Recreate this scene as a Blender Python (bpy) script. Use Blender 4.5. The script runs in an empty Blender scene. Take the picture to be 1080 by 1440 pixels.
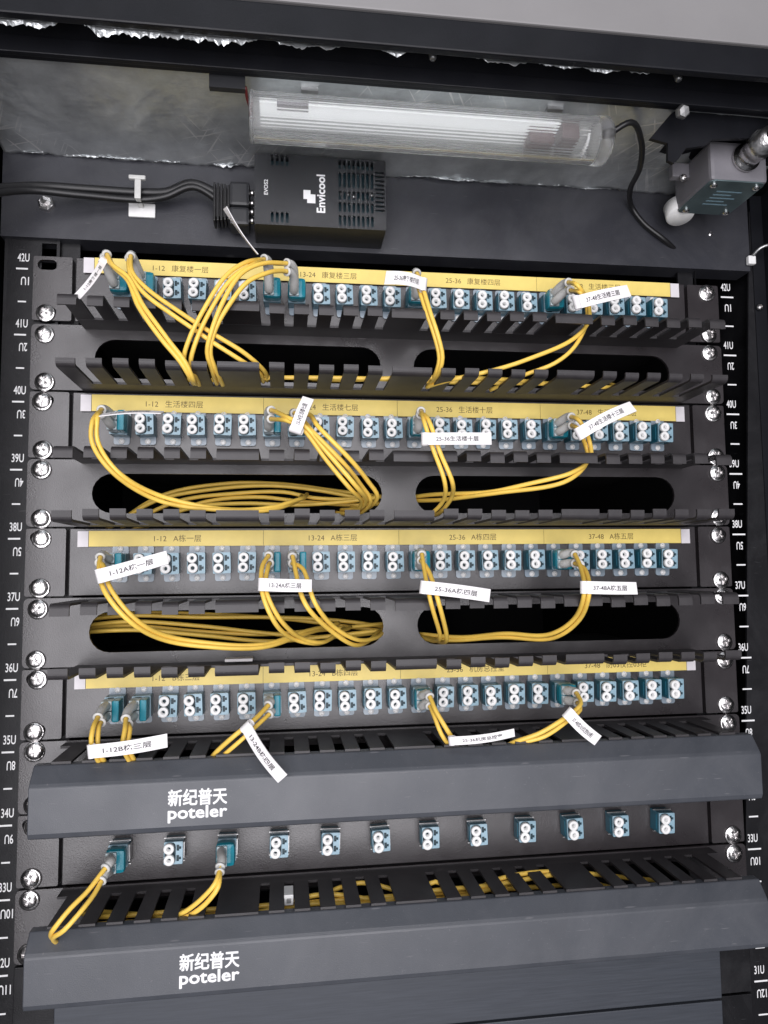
import bpy, bmesh, math, random
from mathutils import Vector, Matrix, Euler
random.seed(7)
R = math.radians
MM = 0.001
scn = bpy.context.scene
col = scn.collection

# ---------------------------------------------------------------- camera
CAM_ROT = (1.6511, 0.011, -0.1346)
CAM_LOC = Vector((-78.67, -496.46, -208.07))      # millimetres, rack front plane is y = 0
FPX = 1037.7                                       # focal length in photo pixels (1080 x 1440)
cd = bpy.data.cameras.new('camera'); cam = bpy.data.objects.new('camera', cd); col.objects.link(cam)
cd.sensor_fit = 'VERTICAL'; cd.sensor_height = 36; cd.sensor_width = 27
cd.lens = 36 * FPX / 1440; cd.clip_start = 0.01; cd.clip_end = 50
cam.location = CAM_LOC * MM; cam.rotation_euler = CAM_ROT
scn.camera = cam
RC = Euler(CAM_ROT, 'XYZ').to_matrix()

# ---------------------------------------------------------------- light
w = bpy.data.worlds.new('World'); scn.world = w; w.use_nodes = True
bg = w.node_tree.nodes['Background']
bg.inputs[0].default_value = (0.80, 0.84, 0.92, 1); bg.inputs[1].default_value = 0.11

def area(name, loc, target, sx, sy, power, color):
    l = bpy.data.lights.new(name, 'AREA'); l.shape = 'RECTANGLE'; l.size = sx; l.size_y = sy
    l.energy = power; l.color = color
    o = bpy.data.objects.new(name, l); col.objects.link(o)
    o.location = loc
    o.rotation_euler = (Vector(target) - Vector(loc)).to_track_quat('-Z', 'Y').to_euler()
    return o
area('room_window_light', (-0.22, -1.5, -0.25), (-0.22, 0, -0.25), 1.35, 1.7, 30, (0.985, 0.96, 1.0))
area('room_ceiling_light', (-0.1, -1.0, 1.15), (0, 0, -0.3), 0.9, 0.5, 1.5, (0.86, 0.93, 1.0))
vs = scn.view_settings
vs.view_transform = 'Standard'; vs.look = 'None'; vs.exposure = 0.32; vs.gamma = 1
vs.use_curve_mapping = False

# ---------------------------------------------------------------- measuring helpers (photo pixel + known depth -> millimetres)
def ray(px, py): return RC @ Vector(((px - 540) / FPX, -(py - 720) / FPX, -1))
def at(px, py, y):
    d = ray(px, py); return CAM_LOC + d * ((y - CAM_LOC.y) / d.y)
def atz(px, py, z):
    d = ray(px, py); return CAM_LOC + d * ((z - CAM_LOC.z) / d.z)

# ---------------------------------------------------------------- materials
M = {}
def mat(name, color, rough=0.5, metal=0.0, noise=0.0, nscale=400, bump=0.0, bscale=900, coat=0.0, trans=0.0,
        ior=1.45, alpha=1.0, rnoise=0.0, sub=0.0, stretch=None, spec=0.5):
    m = bpy.data.materials.new(name); m.use_nodes = True; nt = m.node_tree; N = nt.nodes; L = nt.links
    b = N['Principled BSDF']
    b.inputs['Base Color'].default_value = (*color, 1); b.inputs['Roughness'].default_value = rough
    b.inputs['Metallic'].default_value = metal; b.inputs['Coat Weight'].default_value = coat
    b.inputs['Coat Roughness'].default_value = 0.12
    b.inputs['Transmission Weight'].default_value = trans; b.inputs['IOR'].default_value = ior
    b.inputs['Alpha'].default_value = alpha; b.inputs['Specular IOR Level'].default_value = spec
    if sub:
        b.inputs['Subsurface Weight'].default_value = sub
        b.inputs['Subsurface Radius'].default_value = (0.002, 0.002, 0.002)
    tc = N.new('ShaderNodeTexCoord'); mp = N.new('ShaderNodeMapping'); L.new(tc.outputs['Object'], mp.inputs[0])
    if stretch: mp.inputs['Scale'].default_value = stretch
    if noise:
        n = N.new('ShaderNodeTexNoise'); n.inputs['Scale'].default_value = nscale; n.inputs['Detail'].default_value = 6
        L.new(mp.outputs[0], n.inputs['Vector'])
        r = N.new('ShaderNodeMapRange'); r.inputs[1].default_value = 0.3; r.inputs[2].default_value = 0.7
        r.inputs[3].default_value = 1 - noise; r.inputs[4].default_value = 1 + noise; L.new(n.outputs[0], r.inputs[0])
        mx = N.new('ShaderNodeMix'); mx.data_type = 'RGBA'; mx.blend_type = 'MULTIPLY'; mx.inputs[0].default_value = 1
        mx.inputs[6].default_value = (*color, 1); L.new(r.outputs[0], mx.inputs[7]); L.new(mx.outputs[2], b.inputs['Base Color'])
    if rnoise:
        n2 = N.new('ShaderNodeTexNoise'); n2.inputs['Scale'].default_value = 22; n2.inputs['Detail'].default_value = 8
        L.new(mp.outputs[0], n2.inputs['Vector'])
        r2 = N.new('ShaderNodeMapRange'); r2.inputs[1].default_value = 0.3; r2.inputs[2].default_value = 0.7
        r2.inputs[3].default_value = max(0, rough - rnoise); r2.inputs[4].default_value = rough + rnoise
        L.new(n2.outputs[0], r2.inputs[0]); L.new(r2.outputs[0], b.inputs['Roughness'])
    if bump:
        n3 = N.new('ShaderNodeTexNoise'); n3.inputs['Scale'].default_value = bscale; n3.inputs['Detail'].default_value = 3
        L.new(mp.outputs[0], n3.inputs['Vector'])
        bp = N.new('ShaderNodeBump'); bp.inputs['Strength'].default_value = bump; bp.inputs['Distance'].default_value = 0.0006
        L.new(n3.outputs[0], bp.inputs['Height']); L.new(bp.outputs[0], b.inputs['Normal'])
    M[name] = m; return m
mat('black_paint', (0.0245, 0.0205, 0.0225), 0.30, spec=1.0, noise=0.10, nscale=60, bump=0.18, bscale=1600, rnoise=0.07)
mat('comb_paint', (0.025, 0.0225, 0.025), 0.48, spec=0.6, noise=0.10, nscale=60, bump=0.15, bscale=1600, rnoise=0.07)
mat('cover_paint', (0.054, 0.059, 0.070), 0.42, spec=0.75, noise=0.08, nscale=30, bump=0.15, bscale=1800, rnoise=0.08)
mat('rail_paint', (0.008, 0.008, 0.0095), 0.40, spec=0.35, noise=0.15, nscale=50, bump=0.15, bscale=1500, rnoise=0.08)
mat('frame_paint', (0.008, 0.0085, 0.011), 0.40, spec=0.3, noise=0.15, nscale=40, bump=0.12, bscale=1500, rnoise=0.08)
mat('plate_paint', (0.030, 0.031, 0.038), 0.40, noise=0.12, nscale=40, bump=0.12, bscale=1500, rnoise=0.08)
mat('grey_paint', (0.235, 0.228, 0.228), 0.5, noise=0.05, nscale=20, bump=0.08, bscale=900)
mat('interior_black', (0.008, 0.008, 0.009), 0.8)
mat('brushed_panel', (0.052, 0.058, 0.070), 0.42, metal=0.1, noise=0.12, nscale=30, stretch=(1.5, 1, 40), rnoise=0.08)
mat('teal_plastic', (0.012, 0.125, 0.185), 0.28, noise=0.08, nscale=200, spec=0.6)
mat('teal_clip', (0.012, 0.225, 0.30), 0.26, noise=0.06, nscale=200)
mat('teal_dark', (0.004, 0.028, 0.040), 0.45)
mat('flange_plastic', (0.27, 0.33, 0.385), 0.22, noise=0.12, nscale=150, spec=0.7)
mat('flange_front', (0.25, 0.385, 0.46), 0.25, noise=0.10, nscale=200)
mat('white_plastic', (0.82, 0.82, 0.81), 0.35, noise=0.04, nscale=300, sub=0.15)
mat('boot_plastic', (0.60, 0.60, 0.58), 0.38, noise=0.06, nscale=300, sub=0.25)
mat('clear_plug', (0.42, 0.50, 0.52), 0.25, noise=0.10, nscale=300)
mat('yellow_jacket', (0.92, 0.615, 0.112), 0.38, noise=0.05, nscale=120, sub=0.05)
mat('yellow_jacket_worn', (0.86, 0.57, 0.10), 0.48, noise=0.10, nscale=70, sub=0.05, bump=0.15, bscale=300)
mat('yellow_paper', (0.84, 0.655, 0.185), 0.42, noise=0.05, nscale=90, rnoise=0.08)
mat('white_paper', (0.84, 0.82, 0.82), 0.5, noise=0.03, nscale=120)
mat('white_tab', (0.70, 0.67, 0.69), 0.4, noise=0.05, nscale=120)
mat('ink', (0.045, 0.04, 0.045), 0.5)
mat('ink_brown', (0.13, 0.085, 0.02), 0.5)
mat('print_white', (0.82, 0.82, 0.82), 0.5)
mat('chrome', (0.66, 0.645, 0.64), 0.26, metal=1.0, noise=0.15, nscale=500, bump=0.45, bscale=420, rnoise=0.10)
mat('dull_steel', (0.42, 0.42, 0.42), 0.38, metal=0.9, noise=0.1, nscale=300)
mat('black_plastic', (0.020, 0.021, 0.024), 0.42, bump=0.12, bscale=2200, noise=0.1, nscale=60)
mat('black_rubber', (0.012, 0.012, 0.013), 0.35, bump=0.05, bscale=500)
mat('grey_alloy', (0.17, 0.165, 0.18), 0.45, noise=0.08, nscale=60, bump=0.1, bscale=1200)
mat('name_plate', (0.16, 0.22, 0.23), 0.30, metal=0.6, noise=0.15, nscale=60)
mat('clear_tube', (0.98, 0.99, 0.99), 0.20, trans=0.93, ior=1.30, rnoise=0.07)
mat('lamp_board', (0.80, 0.81, 0.81), 0.35)
M['lamp_board'].node_tree.nodes['Principled BSDF'].inputs['Emission Color'].default_value = (0.95, 0.98, 1, 1)
M['lamp_board'].node_tree.nodes['Principled BSDF'].inputs['Emission Strength'].default_value = 0.32
mat('brown_plastic', (0.07, 0.035, 0.035), 0.4)
mat('red_wire', (0.09, 0.010, 0.010), 0.4)

def handled(name, dust=(0.17, 0.17, 0.18), amount=0.35):
    """faint dust film, wiped smears and fine scuffs over a painted surface"""
    nt = M[name].node_tree; N = nt.nodes; L = nt.links; b = N['Principled BSDF']
    src = b.inputs['Base Color'].links[0].from_socket; rsrc = b.inputs['Roughness'].links[0].from_socket
    tc = N.new('ShaderNodeTexCoord')
    n1 = N.new('ShaderNodeTexNoise'); n1.inputs['Scale'].default_value = 14; n1.inputs['Detail'].default_value = 9; n1.inputs['Roughness'].default_value = 0.7; n1.inputs['Distortion'].default_value = 1.2
    L.new(tc.outputs['Object'], n1.inputs['Vector'])
    r1 = N.new('ShaderNodeMapRange'); r1.inputs[1].default_value = 0.46; r1.inputs[2].default_value = 0.78; r1.inputs[4].default_value = amount; L.new(n1.outputs[0], r1.inputs[0])
    n2 = N.new('ShaderNodeTexNoise'); n2.inputs['Scale'].default_value = 900; n2.inputs['Detail'].default_value = 2; L.new(tc.outputs['Object'], n2.inputs['Vector'])
    r2 = N.new('ShaderNodeMapRange'); r2.inputs[1].default_value = 0.70; r2.inputs[2].default_value = 0.76; r2.inputs[4].default_value = 0.5; L.new(n2.outputs[0], r2.inputs[0])
    mpa = N.new('ShaderNodeMapping'); mpa.inputs['Scale'].default_value = (40, 40, 420); mpa.inputs['Rotation'].default_value = (0, R(14), 0); L.new(tc.outputs['Object'], mpa.inputs[0])
    n3 = N.new('ShaderNodeTexNoise'); n3.inputs['Scale'].default_value = 1.6; n3.inputs['Detail'].default_value = 1; L.new(mpa.outputs[0], n3.inputs['Vector'])
    r3 = N.new('ShaderNodeMapRange'); r3.inputs[1].default_value = 0.74; r3.inputs[2].default_value = 0.79; r3.inputs[4].default_value = 0.45; L.new(n3.outputs[0], r3.inputs[0])
    a = N.new('ShaderNodeMath'); a.operation = 'MAXIMUM'; L.new(r1.outputs[0], a.inputs[0]); L.new(r2.outputs[0], a.inputs[1])
    a2 = N.new('ShaderNodeMath'); a2.operation = 'MAXIMUM'; L.new(a.outputs[0], a2.inputs[0]); L.new(r3.outputs[0], a2.inputs[1])
    mx = N.new('ShaderNodeMix'); mx.data_type = 'RGBA'; L.new(a2.outputs[0], mx.inputs[0]); L.new(src, mx.inputs[6]); mx.inputs[7].default_value = (*dust, 1)
    L.new(mx.outputs[2], b.inputs['Base Color'])
    ad = N.new('ShaderNodeMath'); ad.operation = 'MULTIPLY_ADD'; ad.inputs[1].default_value = 0.3; L.new(a2.outputs[0], ad.inputs[0]); L.new(rsrc, ad.inputs[2]); L.new(ad.outputs[0], b.inputs['Roughness'])
handled('cover_paint', amount=0.20)
handled('black_paint', (0.09, 0.082, 0.088), 0.20)
handled('comb_paint', (0.12, 0.11, 0.11), 0.25)
handled('plate_paint', (0.12, 0.12, 0.125), 0.25)
handled('rail_paint', (0.08, 0.08, 0.085), 0.22)
def foil_material(name='foil', crinkle=1.0):
    m = bpy.data.materials.new(name); m.use_nodes = True; nt = m.node_tree; N = nt.nodes; L = nt.links
    b = N['Principled BSDF']; b.inputs['Metallic'].default_value = 0.72; b.inputs['Roughness'].default_value = 0.28
    tc = N.new('ShaderNodeTexCoord')
    # fine rolled grain along x
    mp = N.new('ShaderNodeMapping'); mp.inputs['Scale'].default_value = (6, 260, 260); L.new(tc.outputs['Object'], mp.inputs[0])
    g = N.new('ShaderNodeTexNoise'); g.inputs['Scale'].default_value = 3; g.inputs['Detail'].default_value = 6; L.new(mp.outputs[0], g.inputs['Vector'])
    # cloudy wear in the colour and gloss
    c = N.new('ShaderNodeTexNoise'); c.inputs['Scale'].default_value = 26; c.inputs['Detail'].default_value = 9; c.inputs['Roughness'].default_value = 0.65
    L.new(tc.outputs['Object'], c.inputs['Vector'])
    cr = N.new('ShaderNodeValToRGB'); cr.color_ramp.elements[0].position = 0.3; cr.color_ramp.elements[1].position = 0.72
    cr.color_ramp.elements[0].color = (0.46, 0.48, 0.49, 1); cr.color_ramp.elements[1].color = (0.84, 0.87, 0.88, 1)
    L.new(c.outputs[0], cr.inputs[0])
    # long scratches in two slanting directions
    sc = []
    for ang, q in ((64, 140), (118, 120), (20, 150)):
        mp1 = N.new('ShaderNodeMapping'); mp1.inputs['Rotation'].default_value = (0, 0, R(ang)); L.new(tc.outputs['Object'], mp1.inputs[0])
        mp2 = N.new('ShaderNodeMapping'); mp2.inputs['Scale'].default_value = (9, q * 1.3, 9); L.new(mp1.outputs[0], mp2.inputs[0])
        s = N.new('ShaderNodeTexNoise'); s.inputs['Scale'].default_value = 2.4; s.inputs['Detail'].default_value = 1.5; L.new(mp2.outputs[0], s.inputs['Vector'])
        sr = N.new('ShaderNodeValToRGB'); sr.color_ramp.elements[0].position = 0.645; sr.color_ramp.elements[1].position = 0.675
        L.new(s.outputs[0], sr.inputs[0]); sc.append(sr.outputs[0])
    m1 = N.new('ShaderNodeMath'); m1.operation = 'MAXIMUM'; L.new(sc[0], m1.inputs[0]); L.new(sc[1], m1.inputs[1])
    m2_ = N.new('ShaderNodeMath'); m2_.operation = 'MAXIMUM'; L.new(m1.outputs[0], m2_.inputs[0]); L.new(sc[2], m2_.inputs[1])
    mk = N.new('ShaderNodeTexNoise'); mk.inputs['Scale'].default_value = 9; mk.inputs['Detail'].default_value = 2; L.new(tc.outputs['Object'], mk.inputs['Vector'])
    mr = N.new('ShaderNodeMapRange'); mr.inputs[1].default_value = 0.50; mr.inputs[2].default_value = 0.66; L.new(mk.outputs[0], mr.inputs[0])
    m3 = N.new('ShaderNodeMath'); m3.operation = 'MULTIPLY'; L.new(m2_.outputs[0], m3.inputs[0]); L.new(mr.outputs[0], m3.inputs[1])
    mx = N.new('ShaderNodeMix'); mx.data_type = 'RGBA'; L.new(m3.outputs[0], mx.inputs[0]); L.new(cr.outputs[0], mx.inputs[6])
    mx.inputs[7].default_value = (0.97, 0.97, 0.96, 1); L.new(mx.outputs[2], b.inputs['Base Color'])
    # broad crumple
    cw = N.new('ShaderNodeTexNoise'); cw.inputs['Scale'].default_value = 60; cw.inputs['Detail'].default_value = 3; L.new(tc.outputs['Object'], cw.inputs['Vector'])
    rr = N.new('ShaderNodeMapRange'); rr.inputs[1].default_value = 0.3; rr.inputs[2].default_value = 0.7; rr.inputs[3].default_value = 0.26; rr.inputs[4].default_value = 0.50
    L.new(c.outputs[0], rr.inputs[0]); L.new(rr.outputs[0], b.inputs['Roughness'])
    ad = N.new('ShaderNodeMath'); ad.operation = 'MULTIPLY_ADD'; ad.inputs[1].default_value = 0.10; L.new(g.outputs[0], ad.inputs[0]); L.new(cw.outputs[0], ad.inputs[2])
    bp = N.new('ShaderNodeBump'); bp.inputs['Strength'].default_value = 0.5 * crinkle; bp.inputs['Distance'].default_value = 0.0025
    L.new(ad.outputs[0], bp.inputs['Height']); L.new(bp.outputs[0], b.inputs['Normal'])
    M[name] = m
foil_material('foil', 1.0)
foil_material('foil_torn', 1.6)

# ---------------------------------------------------------------- geometry helpers (all in millimetres, world axes)
WLOC = {}            # object name -> world location in mm
class MB:
    def __init__(s): s.v = []; s.f = []; s.sm = []
    def add(s, vs, fs, smooth=False):
        o = len(s.v); s.v += [Vector(a) for a in vs]; s.f += [tuple(i + o for i in f) for f in fs]; s.sm += [smooth] * len(fs)
        return s
    def box(s, x0, x1, y0, y1, z0, z1, b=0.0):
        if b <= 0:
            vs = [(x, y, z) for z in (z0, z1) for y in (y0, y1) for x in (x0, x1)]
            return s.add(vs, [(0, 2, 3, 1), (4, 5, 7, 6), (0, 1, 5, 4), (2, 6, 7, 3), (0, 4, 6, 2), (1, 3, 7, 5)])
        bm = bmesh.new(); bmesh.ops.create_cube(bm, size=1)
        for q in bm.verts: q.co = Vector(((x0 + x1) / 2 + q.co.x * (x1 - x0), (y0 + y1) / 2 + q.co.y * (y1 - y0), (z0 + z1) / 2 + q.co.z * (z1 - z0)))
        bmesh.ops.bevel(bm, geom=bm.edges[:], offset=b, segments=2, profile=0.6, affect='EDGES')
        return s.bm(bm)
    def bm(s, bm, smooth=False):
        bm.verts.index_update(); bm.verts.ensure_lookup_table()
        s.add([q.co.copy() for q in bm.verts], [tuple(q.index for q in f.verts) for f in bm.faces], smooth); bm.free(); return s
    def tube(s, pts, rad, n=10, caps=True, smooth=True):
        pts = [Vector(p) for p in pts]
        rads = rad if isinstance(rad, (list, tuple)) else [rad] * len(pts)
        up = Vector((0.123, 0.31, 0.94)); vs = []; fs = []
        t0 = (pts[1] - pts[0]).normalized(); u = t0.cross(up).normalized()
        for i, p in enumerate(pts):
            t = (pts[min(i + 1, len(pts) - 1)] - pts[max(i - 1, 0)]).normalized()
            u = (u - t * u.dot(t)).normalized(); v = t.cross(u)
            for k in range(n):
                a = 2 * math.pi * k / n; vs.append(p + (u * math.cos(a) + v * math.sin(a)) * rads[i])
        for i in range(len(pts) - 1):
            for k in range(n):
                k2 = (k + 1) % n; fs.append((i * n + k, i * n + k2, (i + 1) * n + k2, (i + 1) * n + k))
        if caps: fs += [tuple(range(n))[::-1], tuple(range((len(pts) - 1) * n, len(pts) * n))]
        return s.add(vs, fs, smooth)
    def lathe(s, c, axis, prof, n=20, smooth=True):
        """prof = [(radius, distance along axis)], open ends are closed when radius is 0"""
        c = Vector(c); ax = Vector(axis).normalized(); u = ax.orthogonal().normalized(); v = ax.cross(u)
        vs = []; fs = []
        for r, h in prof:
            for k in range(n):
                a = 2 * math.pi * k / n; vs.append(c + ax * h + (u * math.cos(a) + v * math.sin(a)) * max(r, 1e-4))
        for i in range(len(prof) - 1):
            for k in range(n):
                k2 = (k + 1) % n; fs.append((i * n + k, i * n + k2, (i + 1) * n + k2, (i + 1) * n + k))
        return s.add(vs, fs, smooth)
    def extrude_x(s, prof, x0, x1, cap=True):
        n = len(prof); vs = [(x0, y, z) for y, z in prof] + [(x1, y, z) for y, z in prof]
        fs = [(i, (i + 1) % n, n + (i + 1) % n, n + i) for i in range(n)]
        if cap: fs += [tuple(range(n))[::-1], tuple(range(n, 2 * n))]
        return s.add(vs, fs)
    def sheet(s, outer, holes, y0, y1):
        """flat plate in the x-z plane with holes; loops are lists of (x, z)"""
        bm = bmesh.new()
        for lp in [outer] + holes:
            q = [bm.verts.new((x, y0, z)) for x, z in lp]
            for i in range(len(q)): bm.edges.new((q[i], q[(i + 1) % len(q)]))
        bmesh.ops.triangle_fill(bm, use_beauty=True, use_dissolve=False, edges=bm.edges[:])
        r = bmesh.ops.extrude_face_region(bm, geom=bm.faces[:])
        for q in r['geom']:
            if isinstance(q, bmesh.types.BMVert): q.co.y = y1
        bmesh.ops.recalc_face_normals(bm, faces=bm.faces[:])
        return s.bm(bm)
    def mesh(s, name, m, c):
        me = bpy.data.meshes.new(name)
        me.from_pydata([tuple((v - c) * MM) for v in s.v], [], s.f)
        for p, q in zip(me.polygons, s.sm): p.use_smooth = q
        bm = bmesh.new(); bm.from_mesh(me); bmesh.ops.recalc_face_normals(bm, faces=bm.faces[:]); bm.to_mesh(me); bm.free()
        me.materials.append(M[m]); me.update(); return me
    def build(s, name, m, parent=None, origin=None, keepnormals=False):
        lo = Vector([min(v[i] for v in s.v) for i in range(3)]); hi = Vector([max(v[i] for v in s.v) for i in range(3)])
        c = Vector(origin) if origin is not None else (lo + hi) / 2
        return link(name, s.mesh(name, m, c), parent, c)
def link(name, me, parent, c, rot=None):
    o = bpy.data.objects.new(name, me); col.objects.link(o)
    pw = WLOC[parent.name] if parent else Vector((0, 0, 0))
    if parent: o.parent = parent
    o.location = (Vector(c) - pw) * MM
    if rot: o.rotation_euler = rot
    WLOC[o.name] = Vector(c); return o
def thing(name, label, cat, loc, group=None):
    o = link(name, None, None, Vector(loc)); o.empty_display_size = 0.01
    return tag(o, label, cat, group)
def tag(o, label, cat, group=None):
    o['label'] = label; o['category'] = cat
    if group: o['group'] = group
    return o

def rrect(x0, x1, z0, z1, r, n=5):
    out = []
    for cx, cz, a0 in ((x1 - r, z1 - r, 0), (x0 + r, z1 - r, 90), (x0 + r, z0 + r, 180), (x1 - r, z0 + r, 270)):
        for k in range(n + 1):
            a = R(a0 + 90 * k / n); out.append((cx + r * math.cos(a), cz + r * math.sin(a)))
    return out
def circ(cx, cz, r, n=16): return [(cx + r * math.cos(2 * math.pi * k / n), cz + r * math.sin(2 * math.pi * k / n)) for k in range(n)]
def spline(pts, step=3.0):
    P = [Vector(p) for p in pts]; out = []
    P = [P[0] * 2 - P[1]] + P + [P[-1] * 2 - P[-2]]
    for i in range(1, len(P) - 2):
        a, b, c, d = P[i - 1:i + 3]; n = max(3, int((c - b).length / step))
        # centripetal Catmull-Rom keeps tight turns from overshooting
        t1 = max((b - a).length, 1e-3) ** 0.5; t2 = t1 + max((c - b).length, 1e-3) ** 0.5; t3 = t2 + max((d - c).length, 1e-3) ** 0.5
        for k in range(n):
            t = t1 + (t2 - t1) * k / n
            A1 = a * ((t1 - t) / t1) + b * (t / t1); A2 = b * ((t2 - t) / (t2 - t1)) + c * ((t - t1) / (t2 - t1)); A3 = c * ((t3 - t) / (t3 - t2)) + d * ((t - t2) / (t3 - t2))
            B1 = A1 * ((t2 - t) / t2) + A2 * (t / t2); B2 = A2 * ((t3 - t) / (t3 - t1)) + A3 * ((t - t1) / (t3 - t1))
            out.append(B1 * ((t2 - t) / (t2 - t1)) + B2 * ((t - t1) / (t2 - t1)))
    out.append(P[-2]); return out

_T = {}
def glyphs(body, bold=0.0):
    k = (body, bold)
    if k not in _T:
        c = bpy.data.curves.new('t', 'FONT'); c.body = body; c.offset = bold; c.resolution_u = 3
        o = bpy.data.objects.new('t', c); col.objects.link(o)
        dg = bpy.context.evaluated_depsgraph_get(); me = bpy.data.meshes.new_from_object(o.evaluated_get(dg))
        vs = [(v.co.x, v.co.y) for v in me.vertices]; fs = [tuple(p.vertices) for p in me.polygons]
        bpy.data.objects.remove(o); bpy.data.curves.remove(c); bpy.data.meshes.remove(me)
        xs = [a for a, b in vs]; ys = [b for a, b in vs]
        _T[k] = (vs, fs, min(xs), max(xs), min(ys), max(ys))
    return _T[k]
def text(mb, body, c, u, v, width=None, height=None, bold=0.0, anchor=0.5, fat=0.0):
    """flat lettering centred on c; u = reading direction, v = up (unit vectors)"""
    vs, fs, x0, x1, y0, y1 = glyphs(body, bold); u = Vector(u); v = Vector(v); c = Vector(c)
    sx = width / (x1 - x0) if width else height / (y1 - y0); sy = height / (y1 - y0) if height else sx
    n = u.cross(v)
    for k, (du, dv) in enumerate([(0, 0)] if not fat else [(0, 0), (fat, 0), (-fat, 0), (0, fat), (0, -fat), (fat * .7, fat * .7), (-fat * .7, -fat * .7), (fat * .7, -fat * .7), (-fat * .7, fat * .7)]):
        mb.add([c + n * (0.012 * k) + u * ((a - x0 - (x1 - x0) * anchor) * sx + du) + v * ((b - (y0 + y1) / 2) * sy + dv) for a, b in vs], fs)
    return mb
X = Vector((1, 0, 0)); Y = Vector((0, 1, 0)); Z = Vector((0, 0, 1))
U = 44.45
def utop(n): return -(n - 1) * U

# ---------------------------------------------------------------- shared pieces
def cross_screw_mesh(name, rad, h, wash, m='chrome'):
    mb = MB(); n = 48; rings = 15; vs = [(0, -h * 0.55, 0)]; fs = []
    for i in range(1, rings + 1):
        r = rad * i / rings
        for k in range(n):
            a = 2 * math.pi * k / n; x, z = r * math.cos(a), r * math.sin(a)
            hh = h * (1 - 0.55 * (r / rad) ** 3.0)
            wv = rad * 0.16
            if r < rad * 0.64 and (abs(x) < wv or abs(z) < wv): hh -= h * 0.75 * (1 - 0.4 * r / rad)
            vs.append((x, -hh, z))
    for k in range(n): fs.append((0, 1 + k, 1 + (k + 1) % n))
    for i in range(rings - 1):
        for k in range(n):
            a, b = 1 + i * n + k, 1 + i * n + (k + 1) % n; fs.append((a, a + n, b + n, b))
    o = len(vs)
    for k in range(n):
        a = 2 * math.pi * k / n; vs.append((rad * math.cos(a), 0, rad * math.sin(a)))
    for k in range(n): fs.append((1 + (rings - 1) * n + k, o + k, o + (k + 1) % n, 1 + (rings - 1) * n + (k + 1) % n))
    mb.add(vs, fs, False)
    if wash: mb.lathe((0.4, 0, -0.3), (0, -1, 0), [(0, -0.01), (wash, -0.01), (wash, 0.7), (wash - 0.5, 1.1), (rad * 0.7, 1.1)], 28)
    return mb.mesh(name, m, Vector((0, 0, 0)))
SCREW = cross_screw_mesh('mounting_screw', 5.3, 2.6, 6.3)
SCREW_B = cross_screw_mesh('mounting_screw', 5.0, 2.2, 6.0)
SCREW_S = cross_screw_mesh('small_screw', 1.9, 1.2, 0, 'white_plastic')
SCREW_T = cross_screw_mesh('plate_screw', 2.4, 2.2, 0, 'chrome')
def screw(parent, x, z, y=-2.0, me=None, tilt=3):
    tilt = 5
    return link('screw', me or (SCREW if random.random() < 0.6 else SCREW_B), parent, (x, y, z), (R(random.uniform(-tilt, tilt)), R(random.uniform(0, 90)), R(random.uniform(-tilt, tilt))))

# ================================================================ CABINET
cab = thing('equipment_cabinet', 'black steel equipment cabinet with numbered mounting rails and foil lined top', 'cabinet', (0, 0, -560))
ZB = -640
# closed dark interior
mb = MB(); mb.box(-300, 300, 560, 562, ZB, 120); mb.build('back_wall', 'interior_black', cab)
MB().box(-302, -300, -110, 562, ZB, 120).build('side_wall', 'interior_black', cab)
MB().box(300, 302, -110, 562, ZB, 120).build('side_wall', 'interior_black', cab)
MB().box(-300, 300, -110, 562, ZB - 3, ZB).build('floor_plate', 'interior_black', cab)
MB().box(-300, 300, 3, 560, 116, 120).build('roof_plate', 'interior_black', cab)
# mounting rails with square holes
def rail(sx):
    xa, xb = sorted((sx * 226, sx * (258.5 if sx < 0 else 272)))
    holes = []
    for n in range(0, 13):
        for d in (6.35, 22.225, 38.1):
            z = utop(n) - d; holes.append([(sx * 232.55 + a, z + b) for a, b in ((-4.7, -4.7), (4.7, -4.7), (4.7, 4.7), (-4.7, 4.7))])
    o = MB().sheet([(xa, ZB + 1), (xb, ZB + 1), (xb, 62), (xa, 62)], holes, 2.2, 4.2).build('mounting_rail', 'rail_paint', cab)
    xo = xa if sx < 0 else xb
    q = MB(); q.box(min(xo, xo + sx * 2), max(xo, xo + sx * 2), 2.4, 60, ZB + 1, 62); q.build('rail_side', 'rail_paint', o)
    return o
rl = rail(-1); rr_ = rail(1)
# printed unit scale
for sx, o in ((-1, rl), (1, rr_)):
    mb = MB(); yq = 2.0
    for n in range(1, 13):
        z = utop(n) - (6.9 if sx < 0 else 6.2)
        x0, x1 = ((-253.0, -245.6) if sx < 0 else (245.5, 255.5))
        mb.box(x0, x1, yq, yq + 0.15, z - 0.55, z + 0.55)
        h0, h1 = ((-251.3, -246.2) if sx < 0 else (247.5, 254.5))
        mb.box(h0, h1, yq, yq + 0.15, z - 22.2 - 0.5, z - 22.2 + 0.5)
        xc = -247.9 if sx < 0 else 249.5
        text(mb, '%dU' % (43 - n), (xc - (0.6 if sx < 0 else 0), yq, z + 7.6), X, Z, width=7.4, height=5.6, bold=0.012)
        text(mb, '%dU' % n, (xc + (0.7 if sx < 0 else 1.2), yq, z - 8.2), -X, -Z, width=5.0 if n < 10 else 7.2, height=5.6, bold=0.012)
    mb.build('unit_scale', 'print_white', o)
# flange behind the rails, left and right of the first panel
MB().box(-226, -214, 6, 8, ZB + 2, 40).build('rail_return', 'rail_paint', cab)
MB().box(214, 226, 6, 8, ZB + 2, 40).build('rail_return', 'rail_paint', cab)
# upper cross plate that carries the controller
up = MB().box(-262, 268, -1.5, 0.5, 13.2, 100).build('cross_plate', 'plate_paint', cab)
MB().box(-262, 268, 0.6, 16, 13.2, 15).build('plate_return', 'plate_paint', up)
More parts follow.
